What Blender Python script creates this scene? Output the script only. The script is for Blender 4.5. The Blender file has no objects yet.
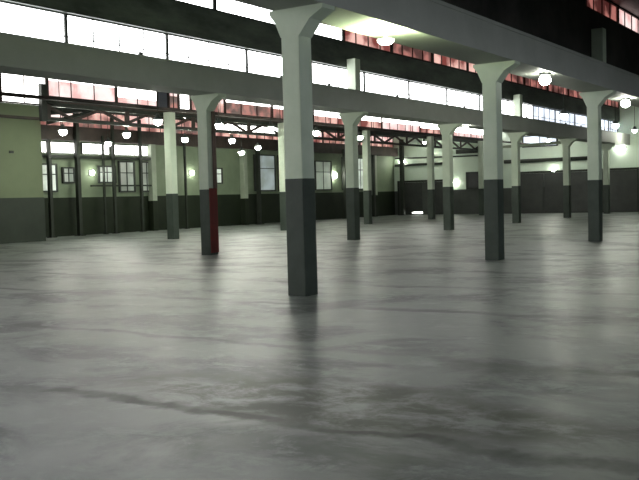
import bpy, bmesh, math, random
from mathutils import Vector, Matrix
random.seed(7)
SC = bpy.context.scene
COL = SC.collection

# ------------------------------------------------------------------ plan
# X runs along the rows of columns, Y across them, Z up (metres)
BAY, A0 = 7.609, 11.49
ROW_A, ROW_B, ROW_C, ROW_D = 7.92, 16.23, 24.55, 32.86
ROW_Z, ROW_Y = -0.39, -8.70
X_NEAR, X_END = -12.0, 60.5
DADO = 1.79
SOFFIT, BEAM_TOP = 4.35, 5.03
STRIP_TOP, BAND_TOP, RIDGE = 5.88, 6.72, 7.35

# ------------------------------------------------------------------ materials
def new_mat(name):
    m = bpy.data.materials.new(name); m.use_nodes = True
    nt = m.node_tree
    return m, nt, nt.nodes['Principled BSDF']

def paint(name, c1, c2=None, rough=0.6, scale=3.0, bump=0.0, metallic=0.0, stretch=(1, 1, 1), lo=0.35, hi=0.65, spec=0.25):
    m, nt, p = new_mat(name)
    c2 = c2 or tuple(v * 0.8 for v in c1)
    geo = nt.nodes.new('ShaderNodeNewGeometry')
    mp = nt.nodes.new('ShaderNodeMapping'); mp.inputs['Scale'].default_value = stretch
    nt.links.new(geo.outputs['Position'], mp.inputs['Vector'])
    n = nt.nodes.new('ShaderNodeTexNoise'); n.inputs['Scale'].default_value = scale
    n.inputs['Detail'].default_value = 6; n.inputs['Roughness'].default_value = 0.65
    nt.links.new(mp.outputs['Vector'], n.inputs['Vector'])
    r = nt.nodes.new('ShaderNodeValToRGB')
    r.color_ramp.elements[0].position = lo; r.color_ramp.elements[0].color = (*c1, 1)
    r.color_ramp.elements[1].position = hi; r.color_ramp.elements[1].color = (*c2, 1)
    nt.links.new(n.outputs['Fac'], r.inputs['Fac'])
    nt.links.new(r.outputs['Color'], p.inputs['Base Color'])
    p.inputs['Specular IOR Level'].default_value = spec
    p.inputs['Roughness'].default_value = rough; p.inputs['Metallic'].default_value = metallic
    if bump:
        b = nt.nodes.new('ShaderNodeBump'); b.inputs['Strength'].default_value = bump
        b.inputs['Distance'].default_value = 0.02
        nt.links.new(n.outputs['Fac'], b.inputs['Height']); nt.links.new(b.outputs['Normal'], p.inputs['Normal'])
    return m

def glow(name, c1, c2, strength, scale=1.2, lo=0.4, hi=0.6, base=(0.3, 0.3, 0.3), stretch=(1, 1, 1)):
    """dirty daylit glass or a lamp globe: gives off light, unevenly"""
    m, nt, p = new_mat(name)
    geo = nt.nodes.new('ShaderNodeNewGeometry')
    mp = nt.nodes.new('ShaderNodeMapping'); mp.inputs['Scale'].default_value = stretch
    nt.links.new(geo.outputs['Position'], mp.inputs['Vector'])
    n = nt.nodes.new('ShaderNodeTexNoise'); n.inputs['Scale'].default_value = scale; n.inputs['Detail'].default_value = 3
    nt.links.new(mp.outputs['Vector'], n.inputs['Vector'])
    r = nt.nodes.new('ShaderNodeValToRGB')
    r.color_ramp.elements[0].position = lo; r.color_ramp.elements[0].color = (*c1, 1)
    r.color_ramp.elements[1].position = hi; r.color_ramp.elements[1].color = (*c2, 1)
    nt.links.new(n.outputs['Fac'], r.inputs['Fac'])
    p.inputs['Base Color'].default_value = (*base, 1); p.inputs['Roughness'].default_value = 0.3
    nt.links.new(r.outputs['Color'], p.inputs['Emission Color'])
    p.inputs['Emission Strength'].default_value = strength
    return m

def floor_material():
    m, nt, p = new_mat('worn_concrete'); L = nt.links.new; N = nt.nodes.new
    geo = N('ShaderNodeNewGeometry')
    sep = N('ShaderNodeSeparateXYZ'); L(geo.outputs['Position'], sep.inputs[0])
    def noise(scale, detail=6, rough=0.6, stretch=(1, 1, 1), dist=0.0):
        mp = N('ShaderNodeMapping'); mp.inputs['Scale'].default_value = stretch
        L(geo.outputs['Position'], mp.inputs['Vector'])
        n = N('ShaderNodeTexNoise'); n.inputs['Scale'].default_value = scale
        n.inputs['Detail'].default_value = detail; n.inputs['Roughness'].default_value = rough
        n.inputs['Distortion'].default_value = dist
        L(mp.outputs['Vector'], n.inputs['Vector']); return n.outputs['Fac']
    def mth(op, a, b=None, clamp=False):
        n = N('ShaderNodeMath'); n.operation = op; n.use_clamp = clamp
        for i, v in enumerate((a, b)):
            if v is None: continue
            if isinstance(v, (int, float)): n.inputs[i].default_value = v
            else: L(v, n.inputs[i])
        return n.outputs[0]
    def ramp(v, a, b, clamp=True):
        n = N('ShaderNodeMapRange'); n.interpolation_type = 'SMOOTHSTEP'
        n.inputs['From Min'].default_value = a; n.inputs['From Max'].default_value = b
        L(v, n.inputs['Value']); return n.outputs['Result']
    def mix(f, c1, c2):
        n = N('ShaderNodeMix'); n.data_type = 'RGBA'
        if isinstance(f, (int, float)): n.inputs[0].default_value = f
        else: L(f, n.inputs[0])
        for i, c in ((6, c1), (7, c2)):
            if isinstance(c, tuple): n.inputs[i].default_value = (*c, 1)
            else: L(c, n.inputs[i])
        return n.outputs[2]
    big = noise(0.55, 8, 0.68, (1.2, 0.9, 1), 0.4)
    mid = noise(1.9, 8, 0.74, (1.2, 0.9, 1), 0.4)
    fine = noise(14, 4, 0.7)
    col = mix(ramp(big, 0.38, 0.56), FLOOR_DARK, FLOOR_MID)
    col = mix(mth('MULTIPLY', ramp(mid, 0.48, 0.72), 0.75), col, FLOOR_LIGHT)
    col = mix(mth('MULTIPLY', ramp(fine, 0.55, 0.75), 0.25), col, FLOOR_DARK)
    # dirt lying in the joints between the slabs, which run across the rows
    wob = mth('MULTIPLY', mth('SUBTRACT', noise(0.9, 5, 0.6), 0.5), 0.9)
    x = mth('ADD', sep.outputs['X'], wob)
    dirt = None
    patch = ramp(noise(0.8, 4, 0.6, (0.4, 1, 1)), 0.4, 0.6)
    for j, (w, s) in {4.85: (0.14, 0.95), 7.40: (0.14, 0.65), 10.5: (0.22, 0.6), 13.2: (0.2, 0.6), 16.0: (0.3, 0.55), 2.1: (0.1, 0.5)}.items():
        d = mth('ABSOLUTE', mth('SUBTRACT', x, j + 0.02))
        f = mth('SUBTRACT', 1.0, ramp(d, w * 0.2, w))
        f = mth('MULTIPLY', mth('MULTIPLY', f, s), mth('ADD', mth('MULTIPLY', patch, 0.6), 0.4))
        col = mix(f, col, FLOOR_DIRT); dirt = f if dirt is None else mth('MAXIMUM', dirt, f)
    # brownish stain behind the first joint
    sx = mth('DIVIDE', mth('SUBTRACT', x, 5.5), 0.75); sy = mth('DIVIDE', mth('SUBTRACT', sep.outputs['Y'], 3.6), 2.4)
    rr = mth('ADD', mth('MULTIPLY', sx, sx), mth('MULTIPLY', sy, sy))
    f = mth('SUBTRACT', 1.0, ramp(rr, 0.3, 1.3))
    st = mth('MULTIPLY', f, mth('MULTIPLY', ramp(mid, 0.36, 0.58), 0.85))
    col = mix(st, col, FLOOR_BROWN); dirt = mth('MAXIMUM', dirt, st)
    dirt = mth('MAXIMUM', dirt, mth('MULTIPLY', mth('SUBTRACT', 1.0, ramp(big, 0.38, 0.52)), 0.6))
    L(col, p.inputs['Base Color'])
    sp = N('ShaderNodeMapRange'); sp.inputs['To Min'].default_value = 0.34; sp.inputs['To Max'].default_value = 0.03
    L(dirt, sp.inputs['Value']); L(sp.outputs['Result'], p.inputs['Specular IOR Level'])
    rg = N('ShaderNodeMapRange'); rg.inputs['From Min'].default_value = 0.3; rg.inputs['From Max'].default_value = 0.7
    rg.inputs['To Min'].default_value = 0.31; rg.inputs['To Max'].default_value = 0.50
    L(mid, rg.inputs['Value']); L(rg.outputs['Result'], p.inputs['Roughness'])
    b = N('ShaderNodeBump'); b.inputs['Strength'].default_value = 0.018; b.inputs['Distance'].default_value = 0.02
    L(mid, b.inputs['Height']); L(b.outputs['Normal'], p.inputs['Normal'])
    return m

FLOOR_DARK, FLOOR_MID, FLOOR_LIGHT = (0.085, 0.097, 0.085), (0.225, 0.245, 0.225), (0.48, 0.51, 0.485)
FLOOR_DIRT, FLOOR_BROWN = (0.025, 0.027, 0.022), (0.065, 0.063, 0.045)
M = {}
M['floor'] = floor_material()
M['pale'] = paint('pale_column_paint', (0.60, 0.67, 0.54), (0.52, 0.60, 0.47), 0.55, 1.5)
M['dimmed'] = paint('dimmed_column_paint', (0.34, 0.385, 0.30), (0.27, 0.31, 0.24), 0.6, 1.5)  # same column paint, with the dimness by the far wall put into its colour
M['dado'] = paint('dark_column_paint', (0.056, 0.072, 0.058), (0.040, 0.053, 0.042), 0.5, 2.0)
M['beam'] = paint('grey_beam_paint', (0.41, 0.425, 0.39), (0.35, 0.365, 0.33), 0.6, 0.8)
M['soffit'] = M['beam']
M['red_paint'] = paint('dark_red_paint', (0.16, 0.022, 0.02), (0.11, 0.02, 0.018), 0.5, 3.0)
M['brown_pipe'] = paint('rusty_pipe', (0.17, 0.12, 0.10), (0.12, 0.09, 0.075), 0.6, 4.0)
M['roof'] = paint('dark_roof_boards', (0.060, 0.064, 0.060), (0.030, 0.033, 0.031), 0.5, 1.0, stretch=(0.4, 1, 1))
M['band'] = paint('dark_roof_band', (0.12, 0.14, 0.12), (0.025, 0.03, 0.027), 0.4, 0.5, stretch=(0.6, 1, 2))  # broad pale mottling painted in for soft highlights on the band
M['board'] = paint('dark_panels', (0.075, 0.070, 0.062), (0.03, 0.03, 0.027), 0.7, 0.7)
M['frame'] = paint('dark_window_steel', (0.045, 0.05, 0.045), None, 0.5)
M['pale_frame'] = paint('dirty_white_bars', (0.35, 0.36, 0.35), None, 0.5)
M['steel'] = paint('dark_steel', (0.030, 0.036, 0.028), (0.02, 0.024, 0.018), 0.5)
M['rust'] = paint('red_brown_girder_steel', (0.070, 0.050, 0.043), (0.038, 0.031, 0.027), 0.6, 1.5)
M['wall_green'] = paint('green_wall_paint', (0.20, 0.245, 0.165), (0.155, 0.195, 0.13), 0.65, 0.8)
M['wall_dado'] = paint('dark_green_dado', (0.014, 0.021, 0.010), (0.009, 0.014, 0.007), 0.6, 0.8)
M['end_pale'] = paint('pale_green_wall', (0.60, 0.70, 0.585), (0.53, 0.62, 0.515), 0.65, 0.4)
M['end_dado'] = paint('grey_dado', (0.075, 0.082, 0.075), (0.055, 0.06, 0.055), 0.6, 0.8)
M['door'] = paint('dark_door', (0.055, 0.058, 0.053), (0.04, 0.043, 0.04), 0.55, 1.2)
M['block_green'] = paint('olive_green_wall', (0.165, 0.20, 0.12), (0.145, 0.175, 0.105), 0.65, 0.6)
M['block_dado'] = paint('dark_block_dado', (0.042, 0.052, 0.040), (0.033, 0.041, 0.032), 0.6, 0.8)
M['plain'] = paint('grey_plaster', (0.35, 0.36, 0.34), None, 0.7)
WHITE = 8.0
M['white_glass'] = glow('daylit_glass', (1, 1, 1), (0.8, 0.82, 0.82), WHITE)
M['blue_glass'] = glow('bluish_glass', (0.80, 0.88, 1.0), (0.45, 0.5, 0.58), 1.7)
M['pink_glass'] = glow('pinkish_glass', (1.0, 0.80, 0.77), (0.75, 0.42, 0.40), 1.15, 1.5, 0.42, 0.6)
M['red_glass'] = glow('red_glass', (0.55, 0.20, 0.17), (0.08, 0.018, 0.016), 0.8, 1.7, 0.42, 0.58)
M['salmon_glass'] = glow('salmon_glass', (1.0, 0.58, 0.50), (0.22, 0.035, 0.03), 0.95, 1.3, 0.42, 0.58)
M['far_white'] = glow('far_white_glass', (1.0, 1.0, 0.98), (0.8, 0.78, 0.74), 7.0, 1.5)
M['side_fill'] = glow('side_fill', (0.88, 0.93, 1.0), (0.78, 0.84, 0.9), 3.8)
M['dim_glass'] = glow('dim_greenish_glass', (0.20, 0.25, 0.19), (0.09, 0.11, 0.08), 0.9, 1.2)
M['milky_glass'] = glow('milky_glass', (0.60, 0.68, 0.58), (0.36, 0.42, 0.34), 1.0, 1.5)
M['bluegrey_glass'] = glow('blue_grey_glass', (0.26, 0.32, 0.33), (0.13, 0.17, 0.15), 0.9, 1.2)
M['globe'] = glow('lamp_globe', (0.97, 1.0, 0.86), (0.97, 1.0, 0.86), 240)
M['soft_globe'] = glow('soft_lamp_globe', (0.97, 1.0, 0.86), (0.97, 1.0, 0.86), 60)
M['wall_globe'] = glow('wall_lamp_globe', (0.97, 1.0, 0.86), (0.97, 1.0, 0.86), 60)
M['soft_wall_globe'] = glow('soft_wall_globe', (0.97, 1.0, 0.9), (0.97, 1.0, 0.9), 22)
M['dark_glass'] = glow('dark_glass', (0.3, 0.35, 0.3), (0.1, 0.1, 0.1), 0.08, base=(.02, .02, .02))
M['gable_fill'] = glow('gable_fill', (1, 1, 1), (0.9, 0.95, 0.92), 9)
M['big_globe'] = glow('bright_lamp_globe', (0.84, 1.0, 0.58), (0.84, 1.0, 0.58), 5000)
M['bowl'] = glow('glowing_bowl', (0.92, 1.0, 0.78), (0.92, 1.0, 0.78), 9)
M['strong_white'] = glow('strong_white_glass', (1.0, 1.0, 0.98), (0.85, 0.85, 0.8), 14.0, 1.5)
M['foot_glow'] = glow('door_foot_glow', (0.97, 1.0, 0.9), (0.97, 1.0, 0.9), 8)
M['shade'] = paint('lamp_shade_enamel', (0.10, 0.11, 0.10), None, 0.4)

# ------------------------------------------------------------------ mesh helpers
def box(bm, x0, x1, y0, y1, z0, z1):
    vs = [bm.verts.new((x, y, z)) for x in (x0, x1) for y in (y0, y1) for z in (z0, z1)]
    for f in ((0, 1, 3, 2), (4, 6, 7, 5), (0, 4, 5, 1), (2, 3, 7, 6), (0, 2, 6, 4), (1, 5, 7, 3)):
        bm.faces.new([vs[i] for i in f])

def bar(bm, p, q, w, h=None):
    """a straight bar of rectangular section"""
    p, q = Vector(p), Vector(q); d = (q - p).normalized(); h = h or w
    s = d.cross(Vector((0, 0, 1)))
    s = Vector((1, 0, 0)) if s.length < 1e-4 else s.normalized()
    u = s.cross(d).normalized()
    v = [bm.verts.new(e + s * a * w / 2 + u * b * h / 2) for e in (p, q) for a, b in ((-1, -1), (1, -1), (1, 1), (-1, 1))]
    for i in range(4):
        j = (i + 1) % 4; bm.faces.new((v[i], v[j], v[4 + j], v[4 + i]))
    bm.faces.new(v[3::-1]); bm.faces.new(v[4:])

def tube(bm, p, q, r, n=12):
    p, q = Vector(p), Vector(q); d = (q - p).normalized()
    s = d.cross(Vector((0, 0, 1)))
    s = Vector((1, 0, 0)) if s.length < 1e-4 else s.normalized()
    u = s.cross(d).normalized()
    a = [[bm.verts.new(e + r * (s * math.cos(2 * math.pi * i / n) + u * math.sin(2 * math.pi * i / n))) for i in range(n)] for e in (p, q)]
    for i in range(n):
        j = (i + 1) % n; f = bm.faces.new((a[0][i], a[0][j], a[1][j], a[1][i])); f.smooth = True
    bm.faces.new(a[0][::-1]); bm.faces.new(a[1])

def lathe(bm, prof, c=(0, 0, 0), n=20):
    """prof: list of (radius, z)"""
    rings = []
    for r, z in prof:
        if r < 1e-5: rings.append([bm.verts.new((c[0], c[1], c[2] + z))])
        else: rings.append([bm.verts.new((c[0] + r * math.cos(2 * math.pi * i / n), c[1] + r * math.sin(2 * math.pi * i / n), c[2] + z)) for i in range(n)])
    for A, B in zip(rings, rings[1:]):
        for i in range(n):
            j = (i + 1) % n
            f = [A[i % len(A)], A[j % len(A)], B[j % len(B)], B[i % len(B)]]
            g = []
            for v in f:
                if v not in g: g.append(v)
            if len(g) > 2: bm.faces.new(g).smooth = True

def prism(bm, poly, x0, x1):
    """poly in (y, z), extruded along x"""
    a = [bm.verts.new((x0, y, z)) for y, z in poly]; b = [bm.verts.new((x1, y, z)) for y, z in poly]
    n = len(poly)
    for i in range(n):
        j = (i + 1) % n; bm.faces.new((a[i], a[j], b[j], b[i]))
    bm.faces.new(a[::-1]); bm.faces.new(b)

def obj(name, bm, m, parent=None, bevel=0.0):
    bmesh.ops.recalc_face_normals(bm, faces=bm.faces)
    if bevel:
        bmesh.ops.bevel(bm, geom=[e for e in bm.edges], offset=bevel, segments=2, affect='EDGES', profile=0.5)
    me = bpy.data.meshes.new(name); bm.to_mesh(me); bm.free()
    me.materials.append(m)
    o = bpy.data.objects.new(name, me); COL.objects.link(o)
    if parent: o.parent = parent
    return o

def B(*boxes):
    bm = bmesh.new()
    for b in boxes: box(bm, *b)
    return bm

def tag(o, label=None, cat=None, group=None, kind=None):
    if label: o['label'] = label
    if cat: o['category'] = cat
    if group: o['group'] = group
    if kind: o['kind'] = kind
    return o

def thing(name, label, cat, loc=(0, 0, 0), group=None, kind=None):
    o = bpy.data.objects.new(name, None); COL.objects.link(o); o.location = loc
    o.empty_display_size = 0.2
    return tag(o, label, cat, group, kind)

def struct(name, bm, m, label=None, cat=None):
    return tag(obj(name, bm, m), label, cat, None, 'structure')

def copy_thing(root, loc, label):
    r = root.copy(); COL.objects.link(r); r.location = loc; r['label'] = label
    for ch in list(root.children):
        c = ch.copy(); COL.objects.link(c); c.parent = r
        for g in list(ch.children):
            d = g.copy(); COL.objects.link(d); d.parent = c
    return r

# ------------------------------------------------------------------ shell
struct('floor', B((X_NEAR - .3, X_END + .3, ROW_Y - .3, 33.6, -0.2, 0)), M['floor'], 'worn grey concrete floor of the hall with stains and slab joints', 'floor')

def slope(y0, y1, label, z0=BEAM_TOP + .04):
    bm = bmesh.new()
    prism(bm, [(y0, z0), (y1, RIDGE + .05), (y1, RIDGE + .2), (y0, z0 + .15)], X_NEAR - .3, X_END + .3)
    n = 'ceiling'
    return struct(n, bm, M['roof'], label, 'ceiling')
slope(ROW_Y, ROW_Z + .3, 'dark sloping roof over the aisle behind the camera')
slope(ROW_Z + .45, ROW_A + .3, 'dark sloping roof over the empty floor nearest the camera')
slope(ROW_A + .45, ROW_B + .3, 'dark sloping roof between the nearest beam and the long second beam')
slope(ROW_B + .45, ROW_C + .3, 'dark sloping roof between the second beam and the lattice girder')
slope(ROW_C + .45, 33.5, 'dark sloping roof along the green wall with the dark dado')

# walls (inner faces at y = 33.05, x = 60.5, y = -8.7, x = -12)
YW = 33.05
w = struct('wall_left', B((X_NEAR, X_END, YW, YW + .3, DADO, 5.05)), M['wall_green'], 'green wall in the far left distance with dark green lower half', 'wall')
obj('dado', B((X_NEAR, X_END, YW - .005, YW + .3, 0, DADO)), M['wall_dado'], w)
obj('upper_band', B((X_NEAR, X_END, YW, YW + .3, STRIP_TOP, RIDGE + .1)), M['band'], w)
struct('trim_5', B((X_NEAR, X_END - .02, YW - .36, YW, 4.42, 5.05)), M['rust'], 'dark brown beam along the top of the green wall', 'beam')
w = struct('wall_back', B((X_END, X_END + .3, ROW_Y, YW, DADO, RIDGE + .1)), M['end_pale'], 'pale green end wall with grey dado and dark doors at the far end', 'wall')
obj('dado', B((X_END - .005, X_END + .3, ROW_Y, YW, 0, DADO)), M['end_dado'], w)
struct('wall_right', B((X_NEAR, X_END, ROW_Y - .3, ROW_Y, 0, 5.2)), M['plain'], 'plain grey side wall outside the picture to the right', 'wall')
struct('wall_front', B((X_NEAR - .3, X_NEAR, ROW_Y, YW, 0, 1.2), (X_NEAR - .3, X_NEAR, ROW_Y, YW, 4.3, RIDGE + .1), (X_NEAR - .3, X_NEAR, ROW_Y, 12.4, 1.2, 4.3), (X_NEAR - .3, X_NEAR, 31.4, YW, 1.2, 4.3)), M['plain'], 'grey gable wall with a row of added fill panes behind the camera', 'wall')

# ------------------------------------------------------------------ windows
WIN = [0]
def window(x0, x1, y, z0, z1, glass, label, bars=1, transom=True, red=None, fm='frame', latch=False, t=0.05, axis='x', cat='window'):
    """one glazed unit in a plane y = const (or x = const when axis == 'y')"""
    WIN[0] += 1
    def put(bm, a0, a1, d0, d1, b0, b1):
        if axis == 'x': box(bm, a0, a1, y + d0, y + d1, b0, b1)
        else: box(bm, y + d0, y + d1, a0, a1, b0, b1)
    zg = z0 if red is None else z0 + (z1 - z0) * red[1]
    bm = bmesh.new(); put(bm, x0, x0 + t, -.05, .05, z0, z1); put(bm, x1 - t, x1, -.05, .05, z0, z1)
    put(bm, x0 + t, x1 - t, -.05, .05, z0, z0 + t * .8); put(bm, x0 + t, x1 - t, -.05, .05, z1 - t * .8, z1)
    f = struct('window_%d' % WIN[0], bm, M[fm], label, cat)
    bm = bmesh.new(); put(bm, x0 + t, x1 - t, .0, .02, zg, z1 - t * .8)
    obj('glass_pane', bm, M[glass], f)
    if red is not None:
        bm = bmesh.new(); put(bm, x0 + t, x1 - t, .0, .02, z0 + t * .8, zg)
        obj('coloured_pane', bm, M[red[0]], f)
    bm = bmesh.new()
    wbar = t * .5
    for k in range(1, bars):
        xx = x0 + (x1 - x0) * k / bars
        put(bm, xx - wbar / 2, xx + wbar / 2, -.03, -.002, z0 + t * .8, z1 - t * .8)
    if bm.verts: obj('glazing_bars', bm, M[fm], f)
    else: bm.free()
    if transom:
        zt = z0 + (z1 - z0) * (.38 if transom is True else transom)
        bm = bmesh.new(); put(bm, x0 + t, x1 - t, -.035, -.004, zt - wbar / 2, zt + wbar / 2)
        obj('transom', bm, M[fm], f)
    if latch:
        xx = x0 + (x1 - x0) * latch
        bm = bmesh.new(); put(bm, xx - .06, xx + .06, -.09, -.035, z0 + .14, z0 + .24)
        obj('latch', bm, M['frame'], f)
    return f

ORD = ['first', 'second', 'third', 'fourth', 'fifth', 'sixth', 'seventh', 'eighth', 'ninth', 'tenth', 'eleventh', 'twelfth', 'thirteenth', 'fourteenth', 'fifteenth', 'sixteenth', 'seventeenth']
def edges(first, step, end):
    e = [first]
    while e[-1] + step < end - 1: e.append(e[-1] + step)
    return e + [end]

# lower strip above the long second beam
LB = edges(11.11, 3.38, X_END)
window(X_NEAR, 11.11, ROW_B + .22, BEAM_TOP, STRIP_TOP, 'white_glass', 'white strip window above the second beam, outside the frame', bars=8)
for k, (x0, x1) in enumerate(zip(LB, LB[1:])):
    g = 'white_glass' if x0 < 44 else 'blue_glass'
    lab = '%s daylit window from the left along the glazing above the long second beam' % ORD[k]
    window(x0, x1, ROW_B + .22, BEAM_TOP, STRIP_TOP, g, lab, bars=4 if k % 3 else 1, latch=(.3, .7, None, .5)[k % 4] or False, t=.04)
# upper strip above the second beam: white, then red tinted from the third column on
UB = [12.98, 16.36, 19.74, 23.12, 26.5] + [26.5 + 3.4 * i for i in range(1, 10)] + [X_END]
window(X_NEAR, 12.98, ROW_B + .12, BAND_TOP, RIDGE, 'white_glass', 'white upper strip window over the second beam, outside the frame', bars=8)
for k, (x0, x1) in enumerate(zip(UB, UB[1:])):
    if x1 <= 26.51:
        window(x0, x1, ROW_B + .12, BAND_TOP, RIDGE, 'white_glass', '%s white window from the left in the high strip over the second beam' % ORD[k], bars=1, transom=False, t=.07)
    else:
        window(x0, x1, ROW_B + .12, BAND_TOP, RIDGE, 'red_glass' if k % 3 == 2 or x0 > 37 else 'salmon_glass', '%s red-tinted window from the left in the high strip over the second beam' % ORD[k - 4], bars=4, transom=False, fm='rust', t=.09)
# upper strip above the nearest beam
struct('trim_6', B((X_NEAR, 26.3, ROW_A + .08, ROW_A + .2, BAND_TOP, RIDGE + .1)), M['board'], 'dark boards beside the pink-lit window high over the nearest beam', 'boards')
for k in range(5):
    x0 = 26.3 + 3.4 * k
    window(x0, x0 + 3.4, ROW_A + .12, BAND_TOP, RIDGE, 'red_glass' if k == 0 else 'pink_glass', '%s pink-lit window high over the nearest beam, top right corner' % ORD[k], bars=4, transom=False, fm='rust', t=.09)
struct('trim_1', B((43.3, X_END, ROW_A + .08, ROW_A + .2, BAND_TOP, RIDGE + .1)), M['board'], 'dark boards closing the high strip over the nearest beam', 'boards')
# strips over the aisle behind the camera
window(X_NEAR, X_END, ROW_Z + .12, BEAM_TOP, RIDGE, 'blue_glass', 'long white roof light over the aisle behind the camera', bars=20)
# strip above the lattice girder: pale on top, reddish below
MC = [(X_NEAR, 19.0, 'far_white', None), (19.0, 20.9, 'far_white', None), (20.9, 24.1, 'far_white', ('pink_glass', .8)), (24.1, 26.3, 'far_white', ('pink_glass', .35)),
      (26.9, 27.5, 'pink_glass', ('red_glass', .7)), (27.5, 28.2, 'far_white', None), (28.2, 30.4, 'pink_glass', ('salmon_glass', .6)), (30.4, 33.8, 'far_white', ('red_glass', .72)),
      (33.8, 37.2, 'far_white', ('red_glass', .66)), (37.2, 40.6, 'far_white', ('salmon_glass', .5)), (40.6, 44.0, 'strong_white', ('salmon_glass', .55)),
      (44.0, 48.6, 'strong_white', ('pink_glass', .6)), (48.6, 53.2, 'strong_white', ('salmon_glass', .45)), (53.2, X_END, 'strong_white', ('pink_glass', .4))]
for k, (x0, x1, g, rd) in enumerate(MC):
    lab = 'strip window above the lattice girder, hidden at the far left' if k == 0 else '%s pale and reddish window from the left above the lattice girder' % ORD[k - 1]
    window(x0, x1, ROW_C + .22, BEAM_TOP + .12 if k > 1 else 4.84, STRIP_TOP, g, lab, bars=max(2, int((x1 - x0) / .85)) if k != 5 else 1, transom=False, red=rd, fm='rust', t=.06)
# strip at the top of the green wall
LD = [X_NEAR, 22.0, 26.2, 29.5, 32.8, 36.1, 39.4, 42.7, 46.0, 50.8, 55.6, X_END]
for k, (x0, x1) in enumerate(zip(LD, LD[1:])):
    g = ('far_white', 'far_white', 'pink_glass', 'salmon_glass', 'pink_glass', 'salmon_glass')[k % 6]
    lab = 'strip window high on the green wall, hidden at the far left' if k == 0 else '%s small-paned pinkish window from the left high on the green wall' % ORD[k - 1]
    window(x0, x1, YW + .05, 5.05, STRIP_TOP, g, lab, bars=max(2, int((x1 - x0) / .7)), transom=.5, red=('salmon_glass', .4) if g != 'salmon_glass' else ('red_glass', .35), fm='rust', t=.07)
# bright white band just under the wall beam
for k, (x0, x1) in enumerate(((25.6, 29.4), (29.75, 31.55), (31.8, 34.6))):
    window(x0, x1, YW - .06, 3.82, 4.36, 'far_white', '%s bright white window from the left, low on the green wall under its beam' % ORD[k], bars=2, transom=False, t=.05)
# windows in the green wall itself
WL = [(27.15, 28.25, 2.05, 3.35, 'milky_glass', 'milky window on the green wall beside the olive block', 1),
      (28.55, 29.3, 2.45, 3.2, 'dim_glass', 'dim small window on the green wall left of the tallest dark post', 2),
      (30.75, 31.9, 2.45, 3.3, 'milky_glass', 'small four-paned milky window on the green wall between two dark posts', 2),
      (32.1, 33.2, 2.0, 3.55, 'dim_glass', 'dim greenish window on the green wall right of the four-paned one', 2),
      (33.6, 34.5, 2.0, 3.55, 'dim_glass', 'dim greenish window on the green wall beside its pale column by the slender one', 2),
      (39.4, 40.1, 2.4, 3.3, 'milky_glass', 'small pale window on the green wall right of the red-striped column', 1),
      (43.1, 45.2, 1.95, 4.15, 'bluegrey_glass', 'left of two tall bluish dark-framed windows beside the foremost column', 1),
      (45.5, 48.0, 1.95, 4.15, 'bluegrey_glass', 'right of two tall bluish dark-framed windows beside the foremost column', 2),
      (49.6, 51.6, 1.95, 3.9, 'dim_glass', 'dim window on the green wall between the foremost column and the one behind it', 2),
      (53.0, 56.6, 1.95, 4.2, 'milky_glass', 'pale greenish window on the green wall near the corner of the end wall', 3)]
for x0, x1, z0, z1, g, lab, nb in WL:
    window(x0, x1, YW - .06, z0, z1, g, lab, bars=nb, transom=.62, t=.09)
# the end wall's windows
window(20.4, 22.9, X_END - .06, 4.55, 5.35, 'blue_glass', 'bluish bright window high on the end wall', bars=2, transom=False, axis='y', t=.09)
window(26.1, 27.15, X_END - .07, DADO, 3.02, 'dark_glass', 'small dark window above the dado of the end wall', bars=1, transom=False, axis='y', t=.16)
# unseen glowing panes added in the gable to light the column faces
for k in range(3):
    y0 = 12.4 + 6.6 * k
    window(y0, y0 + 5.8, X_NEAR - .1, 1.2, 4.3, 'gable_fill', '%s added gable fill pane behind the camera' % ORD[k], bars=5, axis='y')

window(4.0, 26.0, ROW_Y + .06, 2.2, 4.6, 'side_fill', 'wide fill pane added on the unseen side wall', bars=10)  # unseen glowing pane, added to brighten the nearest beam's face
# dark bands between the two strips of glass
struct('trim_2', B((X_NEAR, X_END, ROW_B + .05, ROW_B + .3, STRIP_TOP, BAND_TOP)), M['band'], 'dark boarded band between the two glazed strips over the second beam', 'boards')
struct('trim_3', B((X_NEAR, X_END, ROW_A + .05, ROW_A + .3, BEAM_TOP, BAND_TOP)), M['board'], 'dark panels above the nearest beam, upper right', 'boards')  # plain dark sheet filling the strip above the beam
struct('trim_4', B((X_NEAR, X_END, ROW_C + .05, ROW_C + .3, STRIP_TOP, RIDGE + .1)), M['band'], 'dark boarded band above the windows over the lattice girder', 'boards')

# ------------------------------------------------------------------ concrete beams
NEAR_W, FAR_W = .60, .30
def beam(y, label):
    t = thing('roof_beam', label, 'beam', (0, y, SOFFIT), 'concrete roof beams', 'thing')
    bm = B((X_NEAR + .03, X_END - .03, -NEAR_W, FAR_W, 0, BEAM_TOP - SOFFIT - .07))
    obj('beam_body', bm, M['beam'], t)
    obj('beam_ledge', B((X_NEAR + .03, X_END - .03, -NEAR_W - .02, FAR_W + .02, BEAM_TOP - SOFFIT - .07, BEAM_TOP - SOFFIT)), M['beam'], t)
    return t
beam(ROW_A, 'wide grey concrete beam overhead on the foremost columns, rising to the top edge')
beam(ROW_B, 'long grey concrete beam across the picture under the bright glazing')
t = beam(ROW_Z, 'grey concrete beam over the camera, outside the picture')

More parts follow.
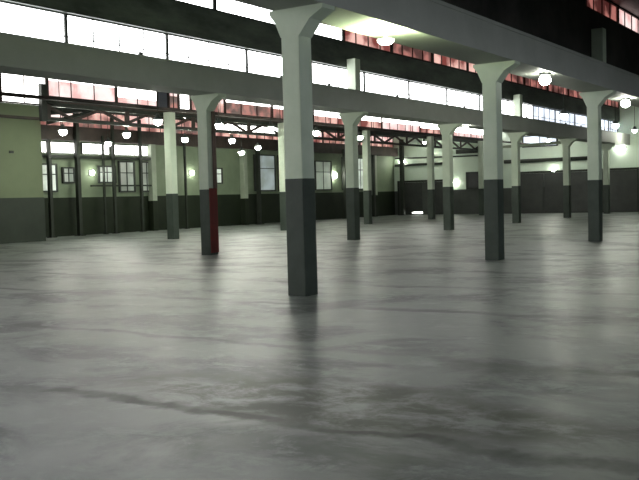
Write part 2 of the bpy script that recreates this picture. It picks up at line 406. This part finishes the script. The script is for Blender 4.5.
# lattice girder of row C
def lattice():
    t = thing('lattice_girder', 'red-brown steel lattice girder in the background under the second beam', 'girder', (0, ROW_C, 0), None, 'thing')
    obj('gutter', B((20.75, X_END - .03, .17, .42, 4.97, 5.13)), M['rust'], t)
    obj('top_chord', B((20.75, X_END - .03, .17, .31, 4.84, 4.97)), M['steel'], t)
    obj('bottom_chord', B((20.75, X_END - .03, .17, .31, 4.35, 4.45)), M['steel'], t)
    n = 32; st = (X_END - 20.95) / n
    obj('end_post', B((20.5, 20.72, .0, .16, 4.3, 5.55)), M['steel'], t)
    bm = bmesh.new(); bar(bm, (20.7, .08, 5.05), (21.3, .08, 4.9), .12, .14); obj('end_brace', bm, M['steel'], t)
    for k in range(n):
        x = 20.85 + st * k
        bm = bmesh.new()
        p, q = ((x, .24, 4.43), (x + st, .24, 4.86)) if k % 2 else ((x, .24, 4.86), (x + st, .24, 4.43))
        bar(bm, p, q, .07, .10)
        obj('diagonal', bm, M['rust'], t)
    for k in range(0, n + 1, 3):
        obj('gusset_plate', B((20.95 + st * k - .18, 20.95 + st * k + .04, .15, .17, 4.40, 4.9)), M['rust'], t)
lattice()

# ------------------------------------------------------------------ columns
HW = 0.166
def shaft_bm(z0, z1, h=HW, bev=.018):
    bm = B((-h, h, -h, h, z0, z1))
    vert = [e for e in bm.edges if abs(e.verts[0].co.z - e.verts[1].co.z) > .1]
    bmesh.ops.bevel(bm, geom=vert, offset=bev, segments=2, affect='EDGES', profile=.5)
    return bm
def capital_bm(z0=3.93, z1=SOFFIT, n=.60, r=.37):
    bm = bmesh.new()
    prism(bm, [(-HW - .004, z0), (HW + .004, z0), (HW + (r - HW) * .5, z0 + (z1 - z0) * .55), (r, z1 - .06), (r, z1), (-n, z1), (-n, z1 - .06), (-HW - (n - HW) * .45, z0 + (z1 - z0) * .55)], -HW - .004, HW + .004)
    return bm

def make_column(label, top=SOFFIT, cap=True):
    t = thing('concrete_column', label, 'column', (0, 0, 0), 'square concrete columns', 'thing')
    obj('painted_base', shaft_bm(0, DADO, HW + .003), M['dado'], t)
    obj('shaft', shaft_bm(DADO, 3.93 if cap else top), M['pale'], t)
    if cap: obj('capital', capital_bm(z1=top), M['pale'], t)
    return t

col_labels = {
 ('A', 0): 'foremost and largest column, pale above and dark below, left of the centre',
 ('A', 1): 'second largest column, under the nearest beam, right of the bright soffit lamp',
 ('A', 2): 'column at the right with a stub post on the beam above it',
 ('B', 1): 'column with a dark red stripe down its painted base',
 ('B', 2): 'slim column just right of the foremost column, with a post above the beam',
 ('B', 3): 'column under the second beam, fourth of its row, beside the pale end wall',
 ('B', 4): 'slim column just right of the second largest column',
 ('B', 5): 'thin column in front of the wide dark door of the end wall',
 ('B', 6): 'thin column mostly hidden behind the right-hand column with the stub post',
 ('C', 2): 'slender column left of the red-striped column, in front of the dark green dado',
 ('C', 3): 'column of the lattice girder hidden behind the foremost column',
 ('C', 4): 'thin column just right of the slim one beside the foremost column',
 ('C', 5): 'thin column half hidden at the left edge of the fourth column of the second beam',
 ('C', 6): 'thin column half hidden behind the second largest column',
}
ROWY = {'A': ROW_A, 'B': ROW_B, 'C': ROW_C}
first = None; made = {}
for (row, i), lab in col_labels.items():
    loc = (A0 + BAY * i, ROWY[row], 0)
    if first is None:
        first = make_column(lab); first.location = loc; c = first
    elif row == 'C':
        cs = [k for k in made if k[0] == 'C']
        if not cs:
            c = make_column(lab, 4.97, False); c.location = loc
        else: c = copy_thing(made[cs[0]], loc, lab)
    else:
        c = copy_thing(first, loc, lab)
    made[(row, i)] = c
# stub posts standing on the beams over three of the columns: part of those columns
for key in (('A', 2), ('B', 2), ('B', 4)):
    obj('upper_post', shaft_bm(BEAM_TOP, 6.15, .17), M['pale'], made[key]).location = (0, -.16, 0)
# dark red stripe on one column's face
obj('red_stripe', B((-.155, .168, -HW - .02, -HW - .003, .06, DADO + .03)), M['red_paint'], made[('B', 1)])
bm = bmesh.new(); tube(bm, (.06, -HW - .05, DADO + .03), (.06, -HW - .05, 3.9), .055)
obj('riser_pipe', bm, M['brown_pipe'], made[('B', 1)])
# columns standing against the green wall, dark green to the height of its dado
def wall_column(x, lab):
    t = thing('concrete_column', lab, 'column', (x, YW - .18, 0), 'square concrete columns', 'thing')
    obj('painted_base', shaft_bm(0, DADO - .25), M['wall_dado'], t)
    obj('shaft', shaft_bm(DADO - .25, 4.42), M['dimmed'], t)
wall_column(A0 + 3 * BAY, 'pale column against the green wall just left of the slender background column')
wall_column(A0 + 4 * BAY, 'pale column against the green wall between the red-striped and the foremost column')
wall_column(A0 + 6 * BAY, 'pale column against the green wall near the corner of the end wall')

# ------------------------------------------------------------------ olive block at the left
w = struct('wall_block', B((20.5, 24.86, 29.9, YW, DADO, 5.5)), M['block_green'], 'olive green block with a dark base at the left edge', 'wall')
obj('dado', B((20.48, 24.88, 29.88, YW, 0, DADO)), M['block_dado'], w)
obj('coping', B((20.45, 24.92, 29.84, YW, 5.5, 5.62)), M['beam'], w)
obj('switch_box', B((23.25, 23.45, 29.86, 29.9, 3.55, 3.65)), M['frame'], w)

# tie beam from the block towards the slender column
bm = bmesh.new(); bar(bm, (24.95, 29.6, 5.24), (26.0, 26.5, 5.32), .16, .24)
bar(bm, (24.95, 29.6, 4.80), (25.75, 27.25, 5.25), .1, .12)
tag(obj('tie_beam', bm, M['steel']), 'dark tie beam from the olive block up to the slender background column', 'beam', None, 'thing')

# ------------------------------------------------------------------ dark steel posts along the green wall
def post(x, y, top, w, lab, foot=True):
    t = thing('steel_post', lab, 'post', (x, y, 0), 'dark steel posts along the green wall', 'thing')
    obj('shaft', B((-w / 2, w / 2, -w / 2, w / 2, .03, top)), M['steel'], t)
    obj('foot_plate', B((-w, w, -w, w, 0, .03)), M['steel'], t)
    return t
YP = 32.55
post(27.45, YP, 4.4, .16, 'dark steel post closest to the olive block')
post(29.1, YP, 5.9, .19, 'tallest and thickest dark steel post, right of the olive block')
post(30.7, YP, 4.7, .09, 'thin dark steel post in front of the four-paned milky window, left side')
post(31.35, YP, 5.6, .13, 'dark steel post right of the four-paned milky window')
post(33.2, YP, 5.6, .13, 'dark steel post just left of the slender background column')
post(36.5, YP, 4.6, .10, 'thin dark steel post between the slender column and the red-striped one')
post(42.9, YP, 4.4, .20, 'dark steel post at the left of the bluish windows beside the foremost column')
post(52.6, YP, 4.7, .18, 'dark steel post just right of the foremost column')
post(56.5, YP, 4.4, .18, 'dark steel post behind the slim column with a post above the beam')
post(59.6, 31.9, 5.6, .26, 'dark steel post in the corner beside the end wall')
# rail joining the posts
bm = B((25.2, 34.05, YP + .10, YP + .18, 3.60, 3.74))
tag(obj('rail', bm, M['steel']), 'dark horizontal rail between the posts under the white windows', 'rail', None, 'thing')
bm = B((30.0, 34.05, YP + .10, YP + .18, 2.28, 2.36))
tag(obj('rail', bm, M['steel']), 'thin lower rail across the posts above the dark green dado', 'rail', None, 'thing')

# ------------------------------------------------------------------ end wall: doors and pipes
def door(n, y0, y1, h, lab, leaves=2, bottom=0.0):
    bm = bmesh.new(); t = .14
    box(bm, X_END - .12, X_END - .0, y0 - t, y0, 0, h + t); box(bm, X_END - .12, X_END, y1, y1 + t, 0, h + t)
    box(bm, X_END - .12, X_END, y0, y1, h, h + t)
    d = struct('door_%d' % n, bm, M['steel'], lab, 'door')
    for k in range(leaves):
        a = y0 + (y1 - y0) * k / leaves; b = y0 + (y1 - y0) * (k + 1) / leaves
        l = obj('door_leaf', B((X_END - .08, X_END - .03, a + .015, b - .015, .03 + bottom, h - .01)), M['door'], d)
        bm = bmesh.new()
        for q in range(3):
            z = .25 + bottom + q * (h - .35) / 3
            box(bm, X_END - .10, X_END - .08, a + .12, b - .12, z, z + (h - .5) / 3 - .12)
        obj('panelling', bm, M['door'], l)
    return d
door(1, 28.75, 32.6, 2.42, 'wide dark double door of the end wall near the green wall', 2)
obj('centre_post', B((X_END - .16, X_END - .1, 30.15, 30.65, 0, 2.4)), M['end_dado'], bpy.data.objects['door_1'])
door(2, 18.0, 23.1, 2.75, 'widest dark door of the end wall, behind the thin column', 3)
door(3, 15.2, 17.3, 2.75, 'dark door of the end wall at the right edge', 1)
def pipe(pts, r, lab, m='steel'):
    bm = bmesh.new()
    for p, q in zip(pts, pts[1:]): tube(bm, p, q, r)
    for p in pts[1:-1]: lathe(bm, [(0, -r), (r * .7, -r * .7), (r, 0), (r * .7, r * .7), (0, r)], p, 12)
    return tag(obj('wall_pipe', bm, M[m]), lab, 'pipe', None, 'thing')
pipe([(60.40, 29.0, 3.72), (60.40, 32.9, 3.72)], .09, 'dark pipe along the end wall above the double door')
pipe([(60.42, 25.2, 4.15), (60.42, 32.9, 4.25)], .05, 'thin pipe on the end wall above the thicker dark pipe')
pipe([(60.365, 17.8, 3.62), (60.365, 24.2, 3.62)], .13, 'dark pipe along the end wall above the widest door')
t = thing('wall_board', 'dark horizontal board on the end wall above the small dark window', 'board', (60.44, 26.6, 4.35), None, 'thing')
obj('board', B((-.05, .05, -1.5, 1.3, 0, .3)), M['steel'], t)
# green arm reaching off the thin column
bm = bmesh.new(); bar(bm, (.1, .2, 4.18), (4.06, 5.57, 4.3), .16, .16)
obj('bracket_arm', bm, M['wall_green'], made[('B', 5)])
# ------------------------------------------------------------------ lamps
def pendant(loc, label, rod_top):
    t = thing('pendant_lamp', label, 'lamp', loc, 'glowing pendant lamps', 'thing')
    bm = bmesh.new(); tube(bm, (0, 0, .22), (0, 0, .22 + rod_top), .012, 8); obj('rod', bm, M['steel'], t)
    bm = bmesh.new(); lathe(bm, [(0, .24), (.05, .24), (.07, .15), (.17, .06), (.19, .02), (.18, .02), (.15, .06), (.05, .13), (0, .13)]); obj('lamp_shade', bm, M['shade'], t)
    r = .14
    bm = bmesh.new(); lathe(bm, [(r * math.sin(math.pi * k / 8), -.02 - r * math.cos(math.pi * k / 8)) for k in range(9)]); obj('globe', bm, M['globe'], t)
    return t
def roof_z(y):
    for a, b in ((ROW_Z, ROW_A), (ROW_A, ROW_B), (ROW_B, ROW_C), (ROW_C, 33.5 - .3)):
        if a + .45 <= y <= b + .3:
            return (BEAM_TOP + .04) + (RIDGE + .01 - BEAM_TOP) * (y - a - .45) / (b - a - .15)
    return SOFFIT
for y, lab in ((21.72, 'long dark cable tray carrying the upper row of lamps, behind the second beam'), (27.15, 'long dark cable tray carrying the farther row of lamps')):
    t = thing('cable_tray', lab, 'cable tray', (0, y, 4.62), None, 'thing')
    obj('tray', B((14, 60.2, -.09, .09, .0, .02), (14, 60.2, -.1, -.09, 0, .09), (14, 60.2, .09, .1, 0, .09)), M['rust'], t)
    for k in range(12):
        bm = bmesh.new(); tube(bm, (15 + 3.8 * k, .0, .02), (15 + 3.8 * k, .0, roof_z(y) - 4.62), .012, 6); obj('hanger', bm, M['steel'], t)
LB2 = [
 ((58.0, 20.2, 4.84), 'glowing lamp near the end wall left of the thin column, below the second beam'),
 ((22.6, 21.3), 'glowing lamp just left of the slender background column under the second beam'),
 ((25.55, 21.1), 'glowing lamp just right of the top of the red-striped column'),
 ((28.3, 20.8), 'highest glowing lamp just left of the foremost column'),
 ((31.6, 20.9), 'glowing lamp between the foremost column and the slim one beside it'),
 ((35.8, 21.3), 'glowing lamp just right of the slim column with a post above the beam'),
 ((58.5, 29.5, 5.2), 'glowing lamp against the pale end wall, above the double door'),
 ((23.05, 26.5), 'glowing lamp closest to the olive block'),
 ((26.0, 26.2), 'glowing lamp midway between the tallest dark post and the slender column'),
 ((30.1, 26.8), 'glowing lamp between the slender column and the red-striped column'),
 ((32.5, 26.1), 'glowing lamp right of the red-striped column, upper of two close together'),
 ((36.6, 28.8, 3.9), 'glowing lamp right of the red-striped column, lower of two close together'),
 ((29.2, 30.6), 'glowing lamp right of the tallest dark post, just over the white windows'),
 ((38.0, 28.8), 'left of two dim lamps above the bluish windows'),
 ((40.2, 27.7), 'right of two dim lamps above the bluish windows'),
 ((32.1, 10.6), 'glowing lamp in front of the second beam left of the stub-post column'),
 ((38.9, 10.65), 'glowing lamp right of the stub-post column, left of a close pair'),
 ((58.0, 14.7, 5.14), 'glowing lamp at the right edge, right of a close pair'),
]
for p, lab in LB2:
    x, y = p[:2]; z = p[2] if len(p) > 2 else 4.2
    lamp = pendant((x, y, z), lab, roof_z(y) - z - .22)
def soffit_lamp(loc, label, glob, r):
    t = thing('soffit_lamp', label, 'lamp', loc, 'lamps under the beams', 'thing')
    bm = bmesh.new(); lathe(bm, [(0, .0), (.13, .0), (.15, -.02), (.15, -.05), (0, -.05)]); obj('base_plate', bm, M['shade'], t)
    bm = bmesh.new(); lathe(bm, [(r * math.sin(math.pi * k / 8), -.05 - r * .9 + r * .9 * math.cos(math.pi * k / 8)) for k in range(9)]); obj('globe', bm, M[glob], t)
t = thing('soffit_lamp', 'brightest lamp, flooding the green-lit underside of the nearest beam', 'lamp', (13.75, 7.62, SOFFIT), 'lamps under the beams', 'thing')
bm = bmesh.new(); lathe(bm, [(0, 0), (.05, 0), (.05, -.03), (0, -.03)]); tube(bm, (0, 0, -.02), (0, 0, -.19), .012, 8); obj('base_plate', bm, M['shade'], t)
bm = bmesh.new(); lathe(bm, [(.15, -.19), (.14, -.23), (.09, -.27), (0, -.29), (0, -.28), (.085, -.26), (.13, -.23), (.14, -.19)]); obj('glass_bowl', bm, M['bowl'], t)
bm = bmesh.new(); lathe(bm, [(.045 * math.sin(math.pi * k / 8), -.20 - .045 * math.cos(math.pi * k / 8)) for k in range(9)]); obj('bulb', bm, M['big_globe'], t)
soffit_lamp((21.5, 7.55, SOFFIT + .01), 'lamp under the nearest beam between the two right-hand columns', 'soft_globe', .14)
soffit_lamp((29.3, 7.7, SOFFIT + .01), 'lamp under the nearest beam beyond the stub-post column', 'soft_globe', .14)
soffit_lamp((35.4, 15.9, SOFFIT + .01), 'lamp under the second beam left of the second largest column', 'soft_globe', .15)
def wall_lamp(loc, label, r=.16, side='y', long=1.0, glass='wall_globe'):
    t = thing('wall_lamp', label, 'lamp', loc, 'lamps on the far walls', 'thing')
    if side == 'y': obj('back_plate', B((-.14, .14, -.04, 0, -.14, .14)), M['shade'], t)
    else: obj('back_plate', B((-.04, 0, -.14 * long, .14 * long, -.14, .14)), M['shade'], t)
    bm = bmesh.new(); lathe(bm, [(r * math.sin(math.pi * k / 8), -r * math.cos(math.pi * k / 8)) for k in range(9)])
    g = obj('globe', bm, M[glass], t)
    if side == 'y': g.location = (0, -.04 - r * .6, 0); g.scale = (1, .6, 1)
    else: g.location = (-.04 - r * .6, 0, 0); g.scale = (.6, long, 1)
wall_lamp((30.35, YW, 2.95), 'small lamp on the green wall right of the tallest dark post', .12)
wall_lamp((37.5, YW, 3.0), 'small lamp on the green wall between the slender and the red-striped column', .13)
wall_lamp((51.9, YW, 2.95), 'lamp on the green wall just right of the foremost column', .2)
wall_lamp((X_END, 32.3, 3.98), 'lamp on the end wall beside the pipes above the double door', .13, 'x', 2)
wall_lamp((X_END, 28.0, 2.3), 'small lamp on the end wall right of the fourth column of the second beam', .13, 'x')
wall_lamp((X_END, 20.7, 2.95), 'small lamp on the end wall above the widest door', .13, 'x')
wall_lamp((X_END, 16.25, 4.1), 'long bright lamp on the end wall above the right-hand door', .15, 'x', 2.6, 'soft_wall_globe')
wall_lamp((X_END, 31.0, .16), 'glowing bar added for the light under the double door', .06, 'x', 10, 'foot_glow')  # not a lamp: glowing bar added for light coming under the door

# ------------------------------------------------------------------ world and camera
wd = bpy.data.worlds.new('World'); SC.world = wd; wd.use_nodes = True
wd.node_tree.nodes['Background'].inputs[0].default_value = (0.6, 0.65, 0.7, 1)
wd.node_tree.nodes['Background'].inputs[1].default_value = 0.3

f, pit, rol, th = 907.925, .0471498, .0263445, .58379
F = Vector((math.cos(th), math.sin(th), 0)); R = Vector((math.sin(th), -math.cos(th), 0)); U = Vector((0, 0, 1))
F2 = F * math.cos(pit) - U * math.sin(pit); U2 = U * math.cos(pit) + F * math.sin(pit)
CX = R * math.cos(rol) - U2 * math.sin(rol); CU = R * math.sin(rol) + U2 * math.cos(rol)
cam = bpy.data.cameras.new('camera'); co = bpy.data.objects.new('camera', cam); COL.objects.link(co)
m = Matrix((CX, CU, -F2)).transposed().to_4x4(); m.translation = Vector((0, 0, 1.5))
co.matrix_world = m
cam.sensor_fit = 'HORIZONTAL'; cam.sensor_width = 36; cam.lens = f / 639 * 36
cam.clip_start = .05; cam.clip_end = 300
SC.camera = co
vs = SC.view_settings
vs.view_transform = 'Standard'; vs.look = 'None'; vs.gamma = 1; vs.use_curve_mapping = False; vs.exposure = 0.0
SC.cycles.max_bounces = 8
SC.cycles.diffuse_bounces = 5
SC.cycles.sample_clamp_indirect = 6
